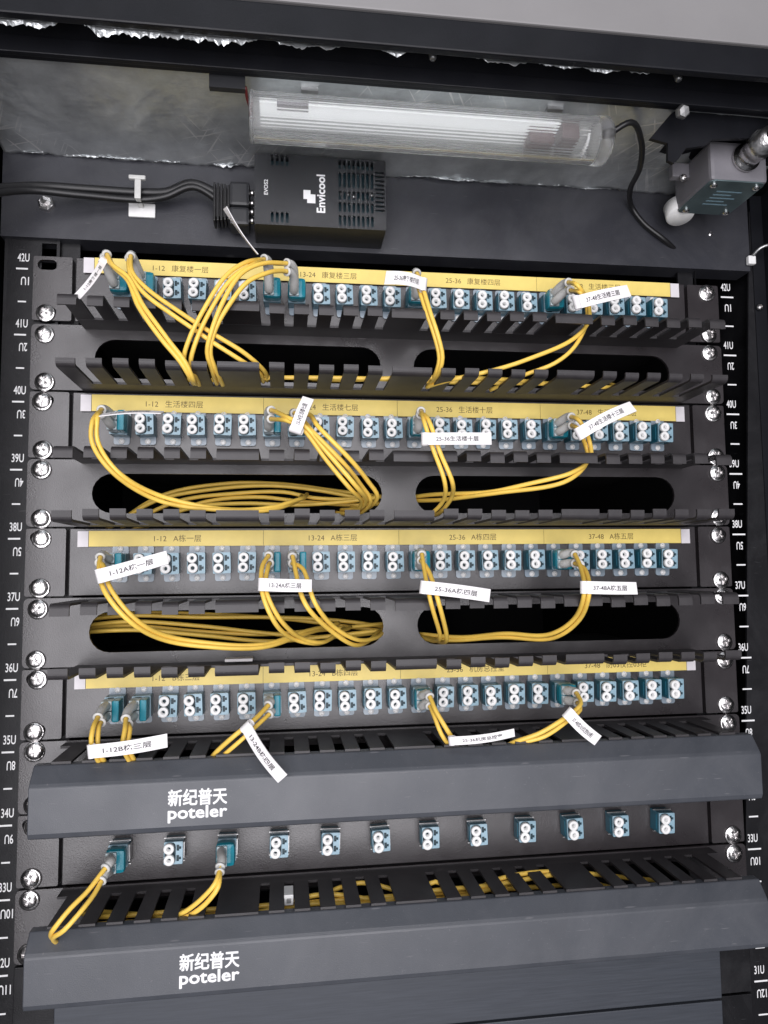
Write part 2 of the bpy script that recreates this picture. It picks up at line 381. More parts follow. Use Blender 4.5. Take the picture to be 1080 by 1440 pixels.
# front frame beam and header
be = MB().box(-300, 300, -96, -92, 73.0, 116).build('frame_beam', 'frame_paint', cab)
MB().box(-300, 300, -99.5, -96.2, 71.8, 81.5, 0.6).build('beam_lip', 'frame_paint', be)
MB().box(-300, 300, -126, -121, 73.5, 91.5, 1.0).build('header_bar', 'frame_paint', cab)
MB().box(-320, 320, -126.5, -100, 92.6, 160, 1.0).build('roof_fascia', 'grey_paint', cab)
# posts at the sides of the opening
MB().box(-300, -266, -92, 1, ZB + 1, 74).build('side_post', 'frame_paint', cab)
MB().box(282, 300, -92, 1, ZB + 1, 74).build('side_post', 'frame_paint', cab)
MB().box(272.5, 284, 1.5, 60, ZB + 1, 74).build('side_panel', 'frame_paint', cab)
# foil on the roof underside, torn back edge
def foil_sheet():
    mb = MB(); nx, ny = 260, 34; rnd = random.Random(3); vs = []; fs = []
    edge = []; WR = [(rnd.uniform(-255, 255), rnd.uniform(0.1, 0.7), rnd.uniform(-1.2, 1.2), rnd.uniform(0.25, 0.9), rnd.uniform(4, 9)) for _ in range(34)]
    e = 0
    for i in range(nx + 1):
        e = e * 0.7 + rnd.uniform(-1, 1) * 0.9; edge.append(e)
    for i in range(nx + 1):
        x = -261 + 522 * i / nx
        yb = -2.0 + edge[i] * 0.9
        for j in range(ny + 1):
            t = j / ny; y = yb + (-91.5 - yb) * t
            z = 70.5 + 6.3 * t + 0.30 * math.sin(x * 0.05 + t * 5) + 0.25 * math.sin(x * 0.021 - t * 9) + rnd.uniform(-0.03, 0.03)
            for cx, ct, sl, am, wd in WR:
                d = abs((x - cx) - sl * (t - ct) * 90) / wd
                if d < 1: z -= am * (1 - d) ** 2 * max(0, 1 - abs(t - ct) * 2.2)
            if t < 0.10: z -= (0.10 - t) * (14 + edge[i] * 6) * 0.5
            vs.append((x, y, z))
    for i in range(nx):
        for j in range(ny):
            a = i * (ny + 1) + j; fs.append((a, a + 1, a + ny + 2, a + ny + 1))
    mb.add(vs, fs, True)
    me = mb.build('foil_lining', 'foil', cab); md = me.modifiers.new('s', 'SOLIDIFY'); md.thickness = 0.0002; md.offset = 1
    return me
foil_sheet()
MB().box(-262, 262, -90, 0.3, 78.5, 82).build('roof_board', 'frame_paint', cab)
# foil scraps squeezed out under the header
def foil_scrap(x0, x1, drop, seed, yb=-118.5, zt=78.0, hid=1.5):
    rnd = random.Random(seed); mb = MB(); nx = max(8, int((x1 - x0) / 1.3)); ny = 5; vs = []; fs = []; e = 0; e2 = 0
    for i in range(nx + 1):
        x = x0 + (x1 - x0) * i / nx; e = e * 0.8 + rnd.uniform(-1, 1) * 0.45; e2 = e2 * 0.9 + rnd.uniform(-1, 1) * 0.4
        env = min(1, i / 7, (nx - i) / 7); d = hid + max(0.15, (drop + e * drop * 0.7) * env)
        for j in range(ny + 1):
            t = j / ny
            vs.append((x, yb - 1.2 * math.sin(e2 * 2 + t * 2.5) * t - rnd.uniform(0, 0.35) * t, zt - d * t + rnd.uniform(-0.12, 0.12) * t))
    for i in range(nx):
        for j in range(ny):
            a = i * (ny + 1) + j; fs.append((a, a + 1, a + ny + 2, a + ny + 1))
    mb.add(vs, fs, False); o = mb.build('foil_scrap', 'foil_torn', cab)
    md = o.modifiers.new('s', 'SOLIDIFY'); md.thickness = 0.0002
for a in ((-258, -190, 3.4, 1), (-182, -88, 4.6, 2), (-86, -44, 3.4, 3), (-34, -8, 2.2, 4), (22, 62, 3.0, 5), (60, 118, 1.8, 6), (108, 134, 3.2, 7)): foil_scrap(*a)
for a in ((-250, -236, 2.2, 11), (-232, -140, 0.8, 12), (-128, -106, 3.4, 13), (-10, 30, 0.8, 17), (25, 90, 1.4, 14), (72, 84, 2.6, 15), (88, 160, 0.9, 16)): foil_scrap(*a, yb=-3.0, zt=71.0, hid=0.6)
# bolts of the frame
def stud(px, py, y, axis=(0, -1, -0.25), r=3.0, l=8):
    p = at(px, py, y); MB().lathe(p, axis, [(0, -3), (r, -3), (r, l - 1.2), (r * 0.7, l), (0, l)], 14).build('bolt', 'dull_steel', cab)
stud(608, 72, -108, (0, -0.2, -1), 2.2, 6); stud(951, 100, -108, (0.1, -0.2, -1), 2.2, 7)
p = at(958, 158, -100); MB().lathe(p, (0, -1, -0.4), [(0, 0), (4.2, 0), (4.2, 2.6), (3.2, 4), (0, 4.2)], 6, False).build('bolt', 'dull_steel', cab)
p = at(66, 288, -2); MB().lathe(p, (0, -1, 0), [(0, -1), (5.2, -1), (5.2, 3.2), (4.0, 4), (2.4, 4), (2.4, 7), (0, 7.4)], 6, False).build('nut', 'chrome', cab)
for q in ((998, 330), (1068, 432)):
    p = at(*q, 0); link('screw', SCREW_T, cab, p)

# ================================================================ PATCH PANELS
def adapter_meshes():
    d = {}
    d['adapter'] = MB().box(-5.6, 5.6, -10.6, 0.0, -6.7, 6.7, 0.35).box(-5.9, -5.2, -8.5, -2, -4.6, 4.6).mesh('adapter', 'teal_plastic', Vector())
    f = MB(); hs = []
    for s in (1, -1):
        zc = 3.1 * s
        hs.append([(1.9, zc - 1.8), (3.5, zc - 1.8), (3.5, zc - 0.8), (4.7, zc - 0.8), (4.7, zc + 0.8), (3.5, zc + 0.8), (3.5, zc + 1.8), (1.9, zc + 1.8)])
    hs.append(rrect(-5.25, 1.45, -6.38, 6.38, 2.6, 4)); f.sheet(rrect(-5.6, 5.6, -6.7, 6.7, 0.6, 3), hs, -12.2, -11.0); d['frame'] = f.mesh('front_frame', 'flange_front', Vector())
    d['recess'] = MB().box(-5.0, 5.0, -10.95, -10.62, -6.1, 6.1).mesh('recess', 'teal_dark', Vector())
    fl = MB(); fl.sheet(rrect(-5.0, 5.0, -11.7, 11.7, 1.6, 4), [], -1.5, -0.05); d['flange'] = fl.mesh('flange', 'flange_plastic', Vector())
    d['cap'] = MB().lathe((0, 0, 0), (0, -1, 0), [(1.2, -1.0), (1.2, 3.6), (1.6, 4.0), (2.9, 4.0), (3.2, 3.7), (3.2, -0.5), (2.6, -0.5)], 24).mesh('dust_cap', 'white_plastic', Vector())
    d['clip'] = MB().box(-6.4, 6.4, -6.0, -4.8, 6.75, 7.3).box(-6.4, 6.4, -6.0, -4.8, -7.3, -6.75).box(5.65, 6.3, -8, -1, -5, 5).mesh('spring_clip', 'dull_steel', Vector())
    return d
AD = adapter_meshes()
def adapter(panel, x, z, flange=True, caps=True):
    a = link('adapter', AD['adapter'], panel, (x, -0.8, z), (R(random.uniform(-1.5, 1.5)), R(random.uniform(-2.2, 2.2)), R(random.uniform(-2.5, 2.5))))
    c = Vector((x, -0.8, z))
    link('recess', AD['recess'], a, c); link('front_frame', AD['frame'], a, c)
    if flange:
        link('flange', AD['flange'], a, c)
        for s in (1, -1): link('screw', SCREW_S, a, c + Vector((random.uniform(-.2, .2), -1.5, s * 9.5)), (0, R(random.uniform(0, 90)), 0))
    else: link('spring_clip', AD['clip'], a, c)
    if caps:
        for s in (1, -1): link('dust_cap', AD['cap'], a, c + Vector((-2.1 + random.uniform(-.25, .25), -11.2 + random.uniform(-.2, .3), 3.15 * s + random.uniform(-.15, .15))), (R(random.uniform(-3, 3)), 0, R(random.uniform(-4, 4))))
    return a
AX = lambda i: -183.0 + 16.14 * i
CZ = {1: -21.8, 3: -23.3, 5: -23.6, 7: -23.9, 9: -24.0}
AX9 = lambda i: -178.8 + 32.38 * i
def patch_panel(u, label, sections, strip, plugged, dz=0.0):
    t = utop(u) + dz; p = thing('patch_bay', label, 'patch panel', (0, 0, t - 43.6))
    MB().box(-214.6, 214.6, -0.9, 0.9, t - 43.6, t - 0.7, 0.4).build('face_plate', 'black_paint', p)
    MB().box(-213, 213, 1.2, 170, t - 43, t - 1.4).build('chassis', 'interior_black', p)
    for sx in (-1, 1):
        xa, xb = sorted((sx * 216.9, sx * 241.3)); holes = []
        for k, d in enumerate((6.35, 38.1)):
            holes.append(rrect(sx * 232.55 - 6.2, sx * 232.55 + 6.2, t - d - 3.4, t - d + 3.4, 3.3, 5))
        MB().sheet(rrect(xa, xb, t - 43.7, t - 0.7, 1.2, 3), holes, -0.9, 1.1).build('mounting_ear', 'black_paint', p)
        MB().box(min(sx * 216.9, sx * 218.4), max(sx * 216.9, sx * 218.4), 1.3, 24, t - 43, t - 1.4).build('ear_return', 'black_paint', p)
        for k, d in enumerate((6.35, 38.1)):
            if u == 1 and sx < 0 and k == 0: continue
            screw(p, sx * 232.55 + random.uniform(-.8, .8), t - d + random.uniform(-.7, .7), -1.0)
    n = 12 if u == 9 else 24
    for i in range(n):
        adapter(p, AX9(i) if u == 9 else AX(i), utop(u) + CZ[u], flange=(u != 9), caps=(i not in plugged))
    if sections:
        z1, z0 = t + strip[0], t + strip[1]; ys = -2.9
        xs = [-202.5, -92, -1.4, 100.7, 202.5]
        for k, s in enumerate(sections):
            l = MB().box(xs[k] + 0.12, xs[k + 1] - 0.12, ys, ys + 0.35, z0, z1).build('label_strip', 'yellow_paper', p)
            q = MB(); text(q, s[0], (s[1], ys - 0.06, (z0 + z1) / 2), X, Z, height=s[2]); q.build('lettering', 'ink_brown', l)
        for xa, xb in ((-209.3, -202.7), (202.7, 209.3)):
            MB().box(xa, xb, ys + 0.02, ys + 0.32, z0 - 0.2, z1 - 0.2).build('end_tab', 'white_tab', p)
    return p
H = 4.6
patch_panel(1, 'black patch panel at the top of the rack, partly behind the uppermost comb', [('1-12   康复楼一层', -147, H), ('13-24   康复楼三层', -48, H), ('25-36   康复楼四层', 54, H), ('37-48   生活楼三层', 144, H)], (-0.9, -11.2), (0, 1, 6, 7, 12, 18), dz=1.6)
patch_panel(3, 'second patch panel from the top, its yellow strip below the first slotted manager', [('1-12   生活楼四层', -150, H), ('13-24   生活楼七层', -48, H), ('25-36   生活楼十层', 46, H), ('37-48   生活楼十三层', 150, H)], (-2.3, -13.2), (0, 6, 7, 12, 18))
patch_panel(5, 'third patch panel from the top with a fully clear yellow label strip', [('1-12   A栋一层', -147, H), ('13-24   A栋三层', -46, H), ('25-36   A栋四层', 50, H), ('37-48   A栋五层', 150, H)], (-2.3, -12.4), (0, 6, 7, 12, 18))
patch_panel(7, 'fourth patch panel, its yellow strip half hidden by hanging comb fingers', [('1-12   B栋三层', -147, H), ('13-24   B栋四层', -46, H), ('25-36   机房总控室', 50, H), ('37-48   防03仪控03柜', 150, H)], (-2.3, -13.0), (0, 1, 6, 12, 18))
patch_panel(9, 'lowest patch panel with twelve widely spaced ports between the two covers', None, None, (0, 2))

# ================================================================ CABLE MANAGERS
WIDE = 24.4; LIP = 8.9; PIT = 104.3; SLOT = (PIT - WIDE - 5 * LIP) / 6
def comb_layout():
    out = []
    for g in range(4):
        x = -1.0 - 2 * PIT + PIT * g
        out.append(('wide', x - WIDE / 2 if g else x + 1.5, x + WIDE / 2))
        x += WIDE / 2
        for k in range(5):
            x += SLOT; out.append(('finger', x, x + LIP)); x += LIP
    out.append(('wide', -1.0 + 2 * PIT - WIDE / 2, -1.0 + 2 * PIT - 1.5))
    return out
COMB = comb_layout(); DEP = -62.0; ROOT = -21.0
def finger_profile(s, t, lip, r=3.6):
    """s = +1: lip turned up, -1: turned down; (y, z) profile of one finger, from the root forward"""
    th = 1.5; pts = [(ROOT, 0)]; c = (DEP + r, s * r); 
    for k in range(7): a = R(90 * k / 6); pts.append((c[0] - r * math.sin(a), c[1] - s * r * math.cos(a)))
    pts.append((DEP, s * lip))
    inner = [(DEP + th, s * lip)]
    for k in range(7):
        a = R(90 - 90 * k / 6); ri = r - th; inner.append((c[0] - ri * math.sin(a), c[1] - s * ri * math.cos(a)))
    inner.append((ROOT, s * th)); return pts + inner
_F = {}
def comb(mgr, z, s, lip=7.2):
    base = MB().box(-208.0, 206.5, ROOT, 0.8, min(z, z + s * 1.5), max(z, z + s * 1.5)).build('comb_base', 'comb_paint', mgr)
    for kind, xa, xb in COMB:
        k = (round(xb - xa, 2), s, lip)
        if k not in _F:
            w_ = (xb - xa) / 2; q = MB(); q.extrude_x(finger_profile(s, 0, lip), -w_, w_)
            _F[k] = q.mesh('comb_finger', 'comb_paint', Vector())
        link('comb_finger', _F[k], mgr, ((xa + xb) / 2, 0, z), (R(random.uniform(-0.5, 0.5)), 0, 0))
def slot_loop(x0, x1, zc, h, n=10):
    r = h / 2; out = []
    for k in range(n + 1): a = R(90 - 180 * k / n); out.append((x1 - r + r * math.cos(a), zc + r * math.sin(a)))
    for k in range(n + 1): a = R(270 - 180 * k / n); out.append((x0 + r + r * math.cos(a), zc + r * math.sin(a)))
    return out
def manager(u, label):
    t = utop(u); m = thing('cable_manager', label, 'cable manager', (0, 0, t - 43.9))
    holes = [slot_loop(-201.5, -12.4, t - 22.4, 26), slot_loop(10.6, 199.7, t - 22.4, 26)]
    MB().sheet(rrect(-241.3, 241.3, t - 43.9, t - 0.5, 3.0, 4), holes, -1.6, 0.6).build('slotted_plate', 'black_paint', m)
    comb(m, t - 1.6, -1); comb(m, t - 44.3, 1, 4.9 if u == 2 else 6.4)
    for sx in (-1, 1):
        for d in (6.35, 38.1): screw(m, sx * 232.55 + random.uniform(-.8, .8), t - d + random.uniform(-.7, .7), -1.7)
    return m
manager(2, 'uppermost slotted cable manager with comb fingers, just below the top patch panel')
manager(4, 'middle slotted cable manager, between the second and third patch panels')
manager(6, 'lowest of the three open slotted cable managers, above the covered ones')

def covered_manager(u, label, text_x, dz):
    t = utop(u); m = thing('covered_cable_manager', label, 'cable manager', (0, 0, t - 43.9))
    MB().sheet(rrect(-241.3, 241.3, t - 43.9, t - 0.5, 3.0, 4), [slot_loop(-201.5, -12.4, t - 22.4, 26), slot_loop(10.6, 199.7, t - 22.4, 26)], -1.6, 0.6).build('back_plate', 'black_paint', m)
    base = MB().box(-214.2, 214.2, -12.0, 0.8, t - 3.0, t - 1.5).build('comb_base', 'comb_paint', m)
    for kind, xa, xb in COMB:
        k = (round(xb - xa, 2), 'c')
        if k not in _F:
            w_ = (xb - xa) / 2; _F[k] = MB().box(-w_, w_, -51, -12.0, -1.5, 0).box(-w_, w_, -51, -49.5, -9, -1.5).mesh('comb_finger', 'comb_paint', Vector())
        link('comb_finger', _F[k], m, ((xa + xb) / 2, 0, t - 1.5))
    MB().box(-214.2, 214.2, -50, 0.8, t - 43.4, t - 41.9).build('bottom_shelf', 'comb_paint', m)
    zt = t - 2.9; zb = t - 42.0
    def prof(o):
        # outer skin of the cover, o = inset
        return [(-46, zt - o), (-52 + o * .3, zt - o), (-59.2 + o, zt - 8.4), (-60.5 + o, zt - 10.5), (-60.5 + o, zb + 4.5), (-59.4 + o, zb + 1.6), (-55, zb + o), (-46, zb + o)]
    pr_ = prof(0) + prof(1.4)[::-1]
    cv = MB().extrude_x(pr_, -217, 217).build('front_cover', 'cover_paint', m)
    b = cv.modifiers.new('b', 'BEVEL'); b.width = 0.0006; b.segments = 2; b.limit_method = 'ANGLE'; b.angle_limit = R(25)
    for xa, xb in ((-216.2, -214.8), (214.8, 216.2)):
        e = MB(); q = prof(1.5); n = len(q); e.add([(xa, y, z) for y, z in q] + [(xb, y, z) for y, z in q], [tuple(range(n)), tuple(range(n, 2 * n))] + [(i, (i + 1) % n, n + (i + 1) % n, n + i) for i in range(n)]); e.build('end_cap', 'cover_paint', cv)
    q = MB(); yy = -60.58
    text(q, '新纪普天', (text_x, yy, t - 21.8 + dz), X, Z, width=32.0, height=8.8, fat=0.24)
    text(q, 'poteler', (text_x, yy, t - 31.0 + dz), X, Z, width=32.0, height=8.4, fat=0.27)
    q.build('lettering', 'print_white', cv)
    for sx in (-1, 1):
        for d in (6.35, 38.1):
            if sx > 0 and d > 10: continue
            screw(m, sx * 232.55 + random.uniform(-.8, .8), t - d + random.uniform(-.7, .7), -1.7)
    return m
covered_manager(8, 'upper covered cable manager with dark grey lid and white lettering', -126.5, 0)
covered_manager(10, 'lower covered cable manager with dark grey lid at the foot of the picture', -119.3, 0.4)

# blank panels at the bottom
for a, b, lab in ((-445.6, -499.2, 'grey brushed blank panel just under the lower covered manager'), (-500.8, -560, 'grey brushed blank panel along the bottom edge of the picture')):
    p = thing('blanking_plate', lab, 'panel', (0, 0, b))
    MB().box(-216, 216, -6, 30, b, a, 0.5).build('face_plate', 'brushed_panel', p)
    for sx in (-1, 1): MB().box(min(sx * 217, sx * 241), max(sx * 217, sx * 241), -1.6, 0.8, b, a, 0.4).build('mounting_ear', 'rail_paint', p)

# ================================================================ PATCH CORDS
def pt(p):   # (px, py, depth)
    return at(*p)
ROW = {1: 1, 2: 3, 3: 5, 4: 7, 5: 9}
def plug_pos(row, i):
    u = ROW[row]; return Vector((AX9(i) if row == 5 else AX(i), -13.0, utop(u) + CZ[u]))
def flag(parent, a, b, width, msg, wdir=None, curl=3.0, tsize=0.44, facing=-1, t0=0.16, t1=0.80):
    """paper flag wrapped round the cord at a, free end at b; text on its face"""
    width *= 0.86; a, b = Vector(a), Vector(b); u = (b - a); Lg = u.length; u.normalize()
    if wdir is None:
        v = Z - u * Z.dot(u)
        if v.length < 0.3: v = X - u * X.dot(u)
    else: v = Vector(wdir) - u * Vector(wdir).dot(u)
    v.normalize(); n = u.cross(v)
    view = ((a + b) / 2 - CAM_LOC).normalized()
    if n.dot(view) > 0: n = -n
    N = 14; vs = []; fs = []
    tw = random.uniform(-0.42, 0.42); curl = curl * random.uniform(0.7, 1.9); bow = random.uniform(-1.0, 1.0)
    def P(s, q, o):
        g = tw * s * s; vv = v * math.cos(g) + n * math.sin(g); nn = n * math.cos(g) - v * math.sin(g)
        return a + u * (s * Lg) + v * (bow * math.sin(s * 3.1)) + vv * (q * width / 2) + n * (math.sin(s * math.pi) * curl * 0.5 - 0.5 * curl * s * s) + nn * (o - 0.35 * q * q * s)
    for k in range(N + 1):
        s = k / N
        for q, o in ((-1, 0), (1, 0), (1, -0.5), (-1, -0.5)): vs.append(P(s, q, o))
    for k in range(N):
        for j in range(4): fs.append((k * 4 + j, k * 4 + (j + 1) % 4, k * 4 + 4 + (j + 1) % 4, k * 4 + 4 + j))
    fs += [(0, 1, 2, 3), (N * 4, N * 4 + 1, N * 4 + 2, N * 4 + 3)]
    mb = MB().add(vs, fs)
    if wdir is None: mb.lathe(a - n * 1.2, v, [(2.3, -width / 2), (2.3, width / 2)], 12)
    tg = mb.build('tag', 'white_paper', parent)
    vs2, f2, x0, x1, y0, y1 = glyphs(msg, 0.008); h = width * tsize
    if u.x < -0.02 or (abs(u.x) < 0.02 and u.z < 0): rev = True
    else: rev = False
    uu = v.dot(Z) if abs(v.dot(Z)) > 0.05 else v.dot(X)
    out = []
    # keep the print right-handed as seen from the front
    hand = u.cross(v).dot(n)
    for x, y in vs2:
        s = t0 + (t1 - t0) * (x - x0) / (x1 - x0); q = ((y - y0) / (y1 - y0) - 0.5) * tsize * 2
        if hand < 0: q = -q
        if rev: s = t0 + t1 - s; q = -q
        out.append(P(s, q, 0.10))
    MB().add(out, f2).build('lettering', 'ink', tg)
    return tg
def cord(label, row, i, boots, cables, tagdef=None, clip='side', rad=1.4, group=None):
    """boots: two end points (px,py,depth) + optional lift; cables: two lists of (px,py,depth)"""
    c = plug_pos(row, i); t = thing('patch_cable', label, 'patch cord', c, group)
    # plug bodies
    for s in (1, -1):
        z = c.z + 3.12 * s
        MB().box(c.x - 5.0, c.x + 1.2, -24.5, -12.6, z - 2.9, z + 2.9, 0.5).build('plug', 'clear_plug', t)
    if clip == 'side': MB().box(c.x + 1.5, c.x + 5.6, -25.5, -13.2, c.z - 6.4, c.z + 6.4, 0.9).build('clip', 'teal_clip', t)
    else: MB().box(c.x - 5.8, c.x + 5.8, -23, -13.2, c.z - 6.9, c.z + 6.9, 2.6).build('clip', 'teal_clip', t)
    for k, s in enumerate((1, -1)):
        z0 = c.z + 3.12 * s; st = Vector((c.x - 2.0, -24.0, z0)); en = pt(boots[k]); cp = [pt(q) for q in cables[k]]
        # boot: leaves the plug straight, then bends to its end
        ln = (en - st).length
        m1 = st + Vector((0, -ln * 0.42, 0)); d_end = (cp[0] - en).normalized()
        m2 = en - d_end * ln * 0.38
        path = []
        for q in range(15):
            f = q / 14; path.append(st * (1 - f) ** 3 + m1 * 3 * f * (1 - f) ** 2 + m2 * 3 * f * f * (1 - f) + en * f ** 3)
        b = MB().tube(path, [2.9 - 0.55 * (q / 14) + (0.10 if q % 2 else 0) for q in range(15)], 14)
        e = (path[-1] - path[-2]).normalized()
        b.lathe(path[-1], e, [(2.2, -0.6), (2.9, -0.4), (2.9, 0.8), (2.3, 1.0), (1.7, 1.0)], 16)
        b.build('boot', 'boot_plastic', t)
        sp = spline([path[-3], en + e * 1.5] + cp)
        f1, f2, f3 = (random.uniform(0, 6.3) for _ in range(3)); am = random.uniform(0.35, 0.75)
        nsp = len(sp); sp = [q + Vector((math.sin(n_ * 0.23 + f1), 0.6 * math.sin(n_ * 0.19 + f2), math.sin(n_ * 0.27 + f3))) * (am * min(1, n_ / 8)) for n_, q in enumerate(sp)]
        MB().tube(sp, rad * random.uniform(0.93, 1.02), 12).build('cable', random.choice(('yellow_jacket', 'yellow_jacket', 'yellow_jacket_worn')), t)
    if tagdef: flag(t, pt(tagdef[0]), pt(tagdef[1]), tagdef[2], tagdef[3], **(tagdef[4] if len(tagdef) > 4 else {}))
    return t
def off(path, dx, dy, dd=0): return [(a + dx, b + dy, d + dd) for a, b, d in path]

# ---- top row
pA = [(158, 372, -58), (181, 388, -62), (205, 434, -68), (236, 480, -69), (260, 510, -67), (270, 530, -62), (277, 541, -30)]
cord('yellow cord in the first port of the top panel, small folded tag pointing down-left', 1, 0, [(150, 358, -48), (147, 362, -45)], [pA, [(160, 376, -56), (178, 392, -60), (196, 432, -68), (228, 478, -69), (253, 508, -67), (265, 528, -62), (272, 540, -30)]],
     ((146, 366, -52), (110, 416, -60), 4.6, '1-12康复楼一层', dict(curl=2)), clip='front')
pB = [(186, 385, -58), (204, 404, -60), (250, 436, -62), (300, 470, -62), (345, 498, -58), (370, 520, -48), (376, 535, -25)]
cord('yellow cord in the second port of the top panel, slanting right to the manager', 1, 1, [(184, 360, -46), (182, 363, -42)], [pB, [(183, 388, -60), (200, 410, -62), (244, 444, -63), (294, 478, -62), (338, 505, -58), (362, 522, -48), (370, 538, -25)]], None, clip='front')
pC = [(345, 368, -62), (318, 388, -68), (290, 432, -70), (266, 478, -68), (258, 505, -62), (264, 526, -50), (272, 540, -25)]
cord('yellow cord looping left from the seventh port of the top panel, thin tag rising above', 1, 6, [(372, 364, -46), (371, 367, -42)], [pC, off(pC, 9, 3, 3)],
     ((362, 358, -60), (314, 294, -72), 6.0, '13-24康复楼三层', dict(wdir=(0.10, 1, 0.1), curl=2)), clip='front')
pD = [(372, 371, -60), (340, 386, -66), (312, 424, -68), (296, 464, -66), (291, 495, -60), (300, 524, -50), (306, 540, -25)]
cord('yellow cord looping left from the eighth port of the top panel, without a tag', 1, 7, [(404, 370, -46), (404, 382, -46)], [pD, [(375, 384, -60), (346, 396, -65), (320, 432, -66), (302, 470, -64), (297, 500, -58), (306, 526, -48), (312, 540, -25)]], None, clip='front')
pE = [(594, 402, -58), (606, 440, -64), (617, 475, -64), (622, 502, -60), (616, 524, -52), (606, 540, -30)]
cord('yellow cord hanging straight down from the middle of the top panel, tag pointing left', 1, 12, [(586, 384, -46), (584, 388, -42)], [pE, off(pE, -5, 2, 3)],
     ((596, 400, -62), (544, 388, -66), 9.5, '25-36康复楼四层', dict(curl=3)), clip='front')
pF = [(812, 402, -56), (827, 428, -44), (827, 452, -48), (800, 481, -56), (735, 508, -56), (640, 533, -50), (600, 545, -30)]
cord('yellow cord at the right of the top panel, drooping left below the comb', 1, 18, [(799, 397, -42), (802, 408, -40)], [pF, [(815, 412, -54), (824, 434, -42), (825, 456, -46), (808, 488, -56), (778, 511, -56), (735, 529, -50), (690, 548, -25)]],
     ((812, 425, -60), (886, 407, -64), 10.0, '37-48生活楼三层', dict(curl=2)), clip='front')
# ---- second row
pG = [(129, 592, -70), (130, 622, -70), (158, 664, -70), (215, 700, -54), (295, 717, -48), (370, 718, -46), (412, 706, -30), (425, 698, 10)]
cord('yellow cord sweeping from the left end of the second panel, tag nearly edge-on', 2, 0, [(143, 576, -44), (142, 582, -44)], [pG, off(pG, 7, -3, 2)],
     ((142, 583, -72), (228, 577, -76), 9.0, '1-12生活楼四层', dict(wdir=(0, 1, 0.42), curl=1)), clip='side')
pH = [(408, 588, -70), (428, 598, -70), (462, 638, -70), (498, 680, -70), (513, 702, -46), (506, 716, -30), (480, 716, 8)]
cord('yellow cord from the seventh port of the second panel, bundled under an upright tag', 2, 6, [(381, 577, -42), (381, 589, -42)], [pH, off(pH, -6, 4, 2)],
     ((416, 604, -74), (432, 558, -76), 8.5, '13-24生活楼七层', dict(curl=2)), clip='side')
pH2 = [(426, 590, -54), (440, 606, -70), (478, 646, -70), (508, 684, -54), (522, 704, -44), (512, 718, -28), (484, 720, 8)]
cord('yellow cord from the eighth port of the second panel, running in the same bundle down-right', 2, 7, [(414, 581, -40), (413, 590, -40)], [pH2, off(pH2, 9, -6, 2)], None, clip='side')
pI = [(598, 592, -70), (610, 635, -70), (624, 680, -70), (622, 705, -50), (606, 722, -35), (590, 724, 5)]
cord('yellow cord hanging from the middle of the second panel, long tag pointing right', 2, 12, [(592, 578, -44), (591, 583, -42)], [pI, [(602, 592, -70), (618, 635, -70), (637, 678, -70), (636, 700, -50), (620, 718, -35), (598, 726, 5)]],
     ((598, 617, -74), (692, 616, -78), 8.4, '25-36生活楼十层', dict(curl=2)), clip='front')
pJ = [(815, 594, -54), (828, 622, -44), (829, 642, -48), (800, 666, -56), (710, 688, -40), (640, 694, -20), (575, 700, 12)]
cord('yellow cord at the right of the second panel, drooping left into the slot', 2, 18, [(803, 586, -40), (804, 598, -38)], [pJ, [(814, 604, -52), (825, 630, -42), (827, 648, -46), (796, 675, -55), (704, 694, -40), (640, 700, -20), (575, 706, 12)]],
     ((816, 609, -70), (892, 570, -74), 9.0, '37-48生活楼十三层', dict(curl=2)), clip='front')
# ---- third row
pK = [(138, 800, -54), (148, 834, -70), (182, 872, -70), (240, 902, -50), (305, 912, -44), (370, 909, -36), (420, 895, -20), (470, 880, 14)]
cord('yellow cord curving from the left end of the third panel, tag rising to the right', 3, 0, [(141, 783, -42), (140, 791, -42)], [pK, off(pK, 6, -5, 2)],
     ((140, 810, -72), (234, 783, -76), 9.0, '1-12A栋一层', dict(curl=2)), clip='side')
pL = [(369, 800, -54), (368, 836, -70), (384, 872, -70), (416, 900, -48), (446, 906, -36), (472, 892, -12), (484, 884, 14)]
cord('yellow cord from the seventh port of the third panel, tag reading 13-24', 3, 6, [(378, 781, -40), (379, 792, -40)], [pL, off(pL, 8, -3, 2)],
     ((368, 822, -72), (438, 824, -76), 8.4, '13-24A栋三层', dict(curl=2)), clip='side')
pM = [(416, 806, -54), (432, 850, -70), (464, 888, -54), (494, 906, -40), (520, 900, -16), (534, 888, 14)]
cord('yellow cord from the eighth port of the third panel, without a tag', 3, 7, [(411, 782, -40), (411, 792, -40)], [pM, off(pM, 9, -5, 2)], None, clip='side')
pN = [(596, 800, -54), (606, 844, -70), (618, 893, -46), (612, 902, -20), (590, 893, 12)]
cord('yellow cord hanging from the middle of the third panel, tag slanting down-right', 3, 12, [(593, 779, -42), (592, 788, -42)], [pN, [(601, 800, -54), (615, 844, -70), (629, 893, -46), (622, 903, -20), (598, 897, 12)]],
     ((596, 826, -72), (690, 838, -76), 8.8, '25-36A栋四层', dict(curl=3)), clip='front')
pO = [(818, 800, -52), (822, 832, -70), (808, 868, -54), (770, 892, -36), (710, 892, -16), (650, 895, 2), (590, 892, 14)]
cord('yellow cord at the right of the third panel, curving left into the slot', 3, 18, [(808, 779, -36), (808, 792, -36)], [pO, [(822, 800, -52), (829, 834, -70), (816, 872, -54), (778, 896, -36), (712, 897, -16), (650, 900, 2), (590, 898, 14)]],
     ((822, 826, -72), (897, 827, -74), 8.8, '37-48A栋五层', dict(curl=2)), clip='front')
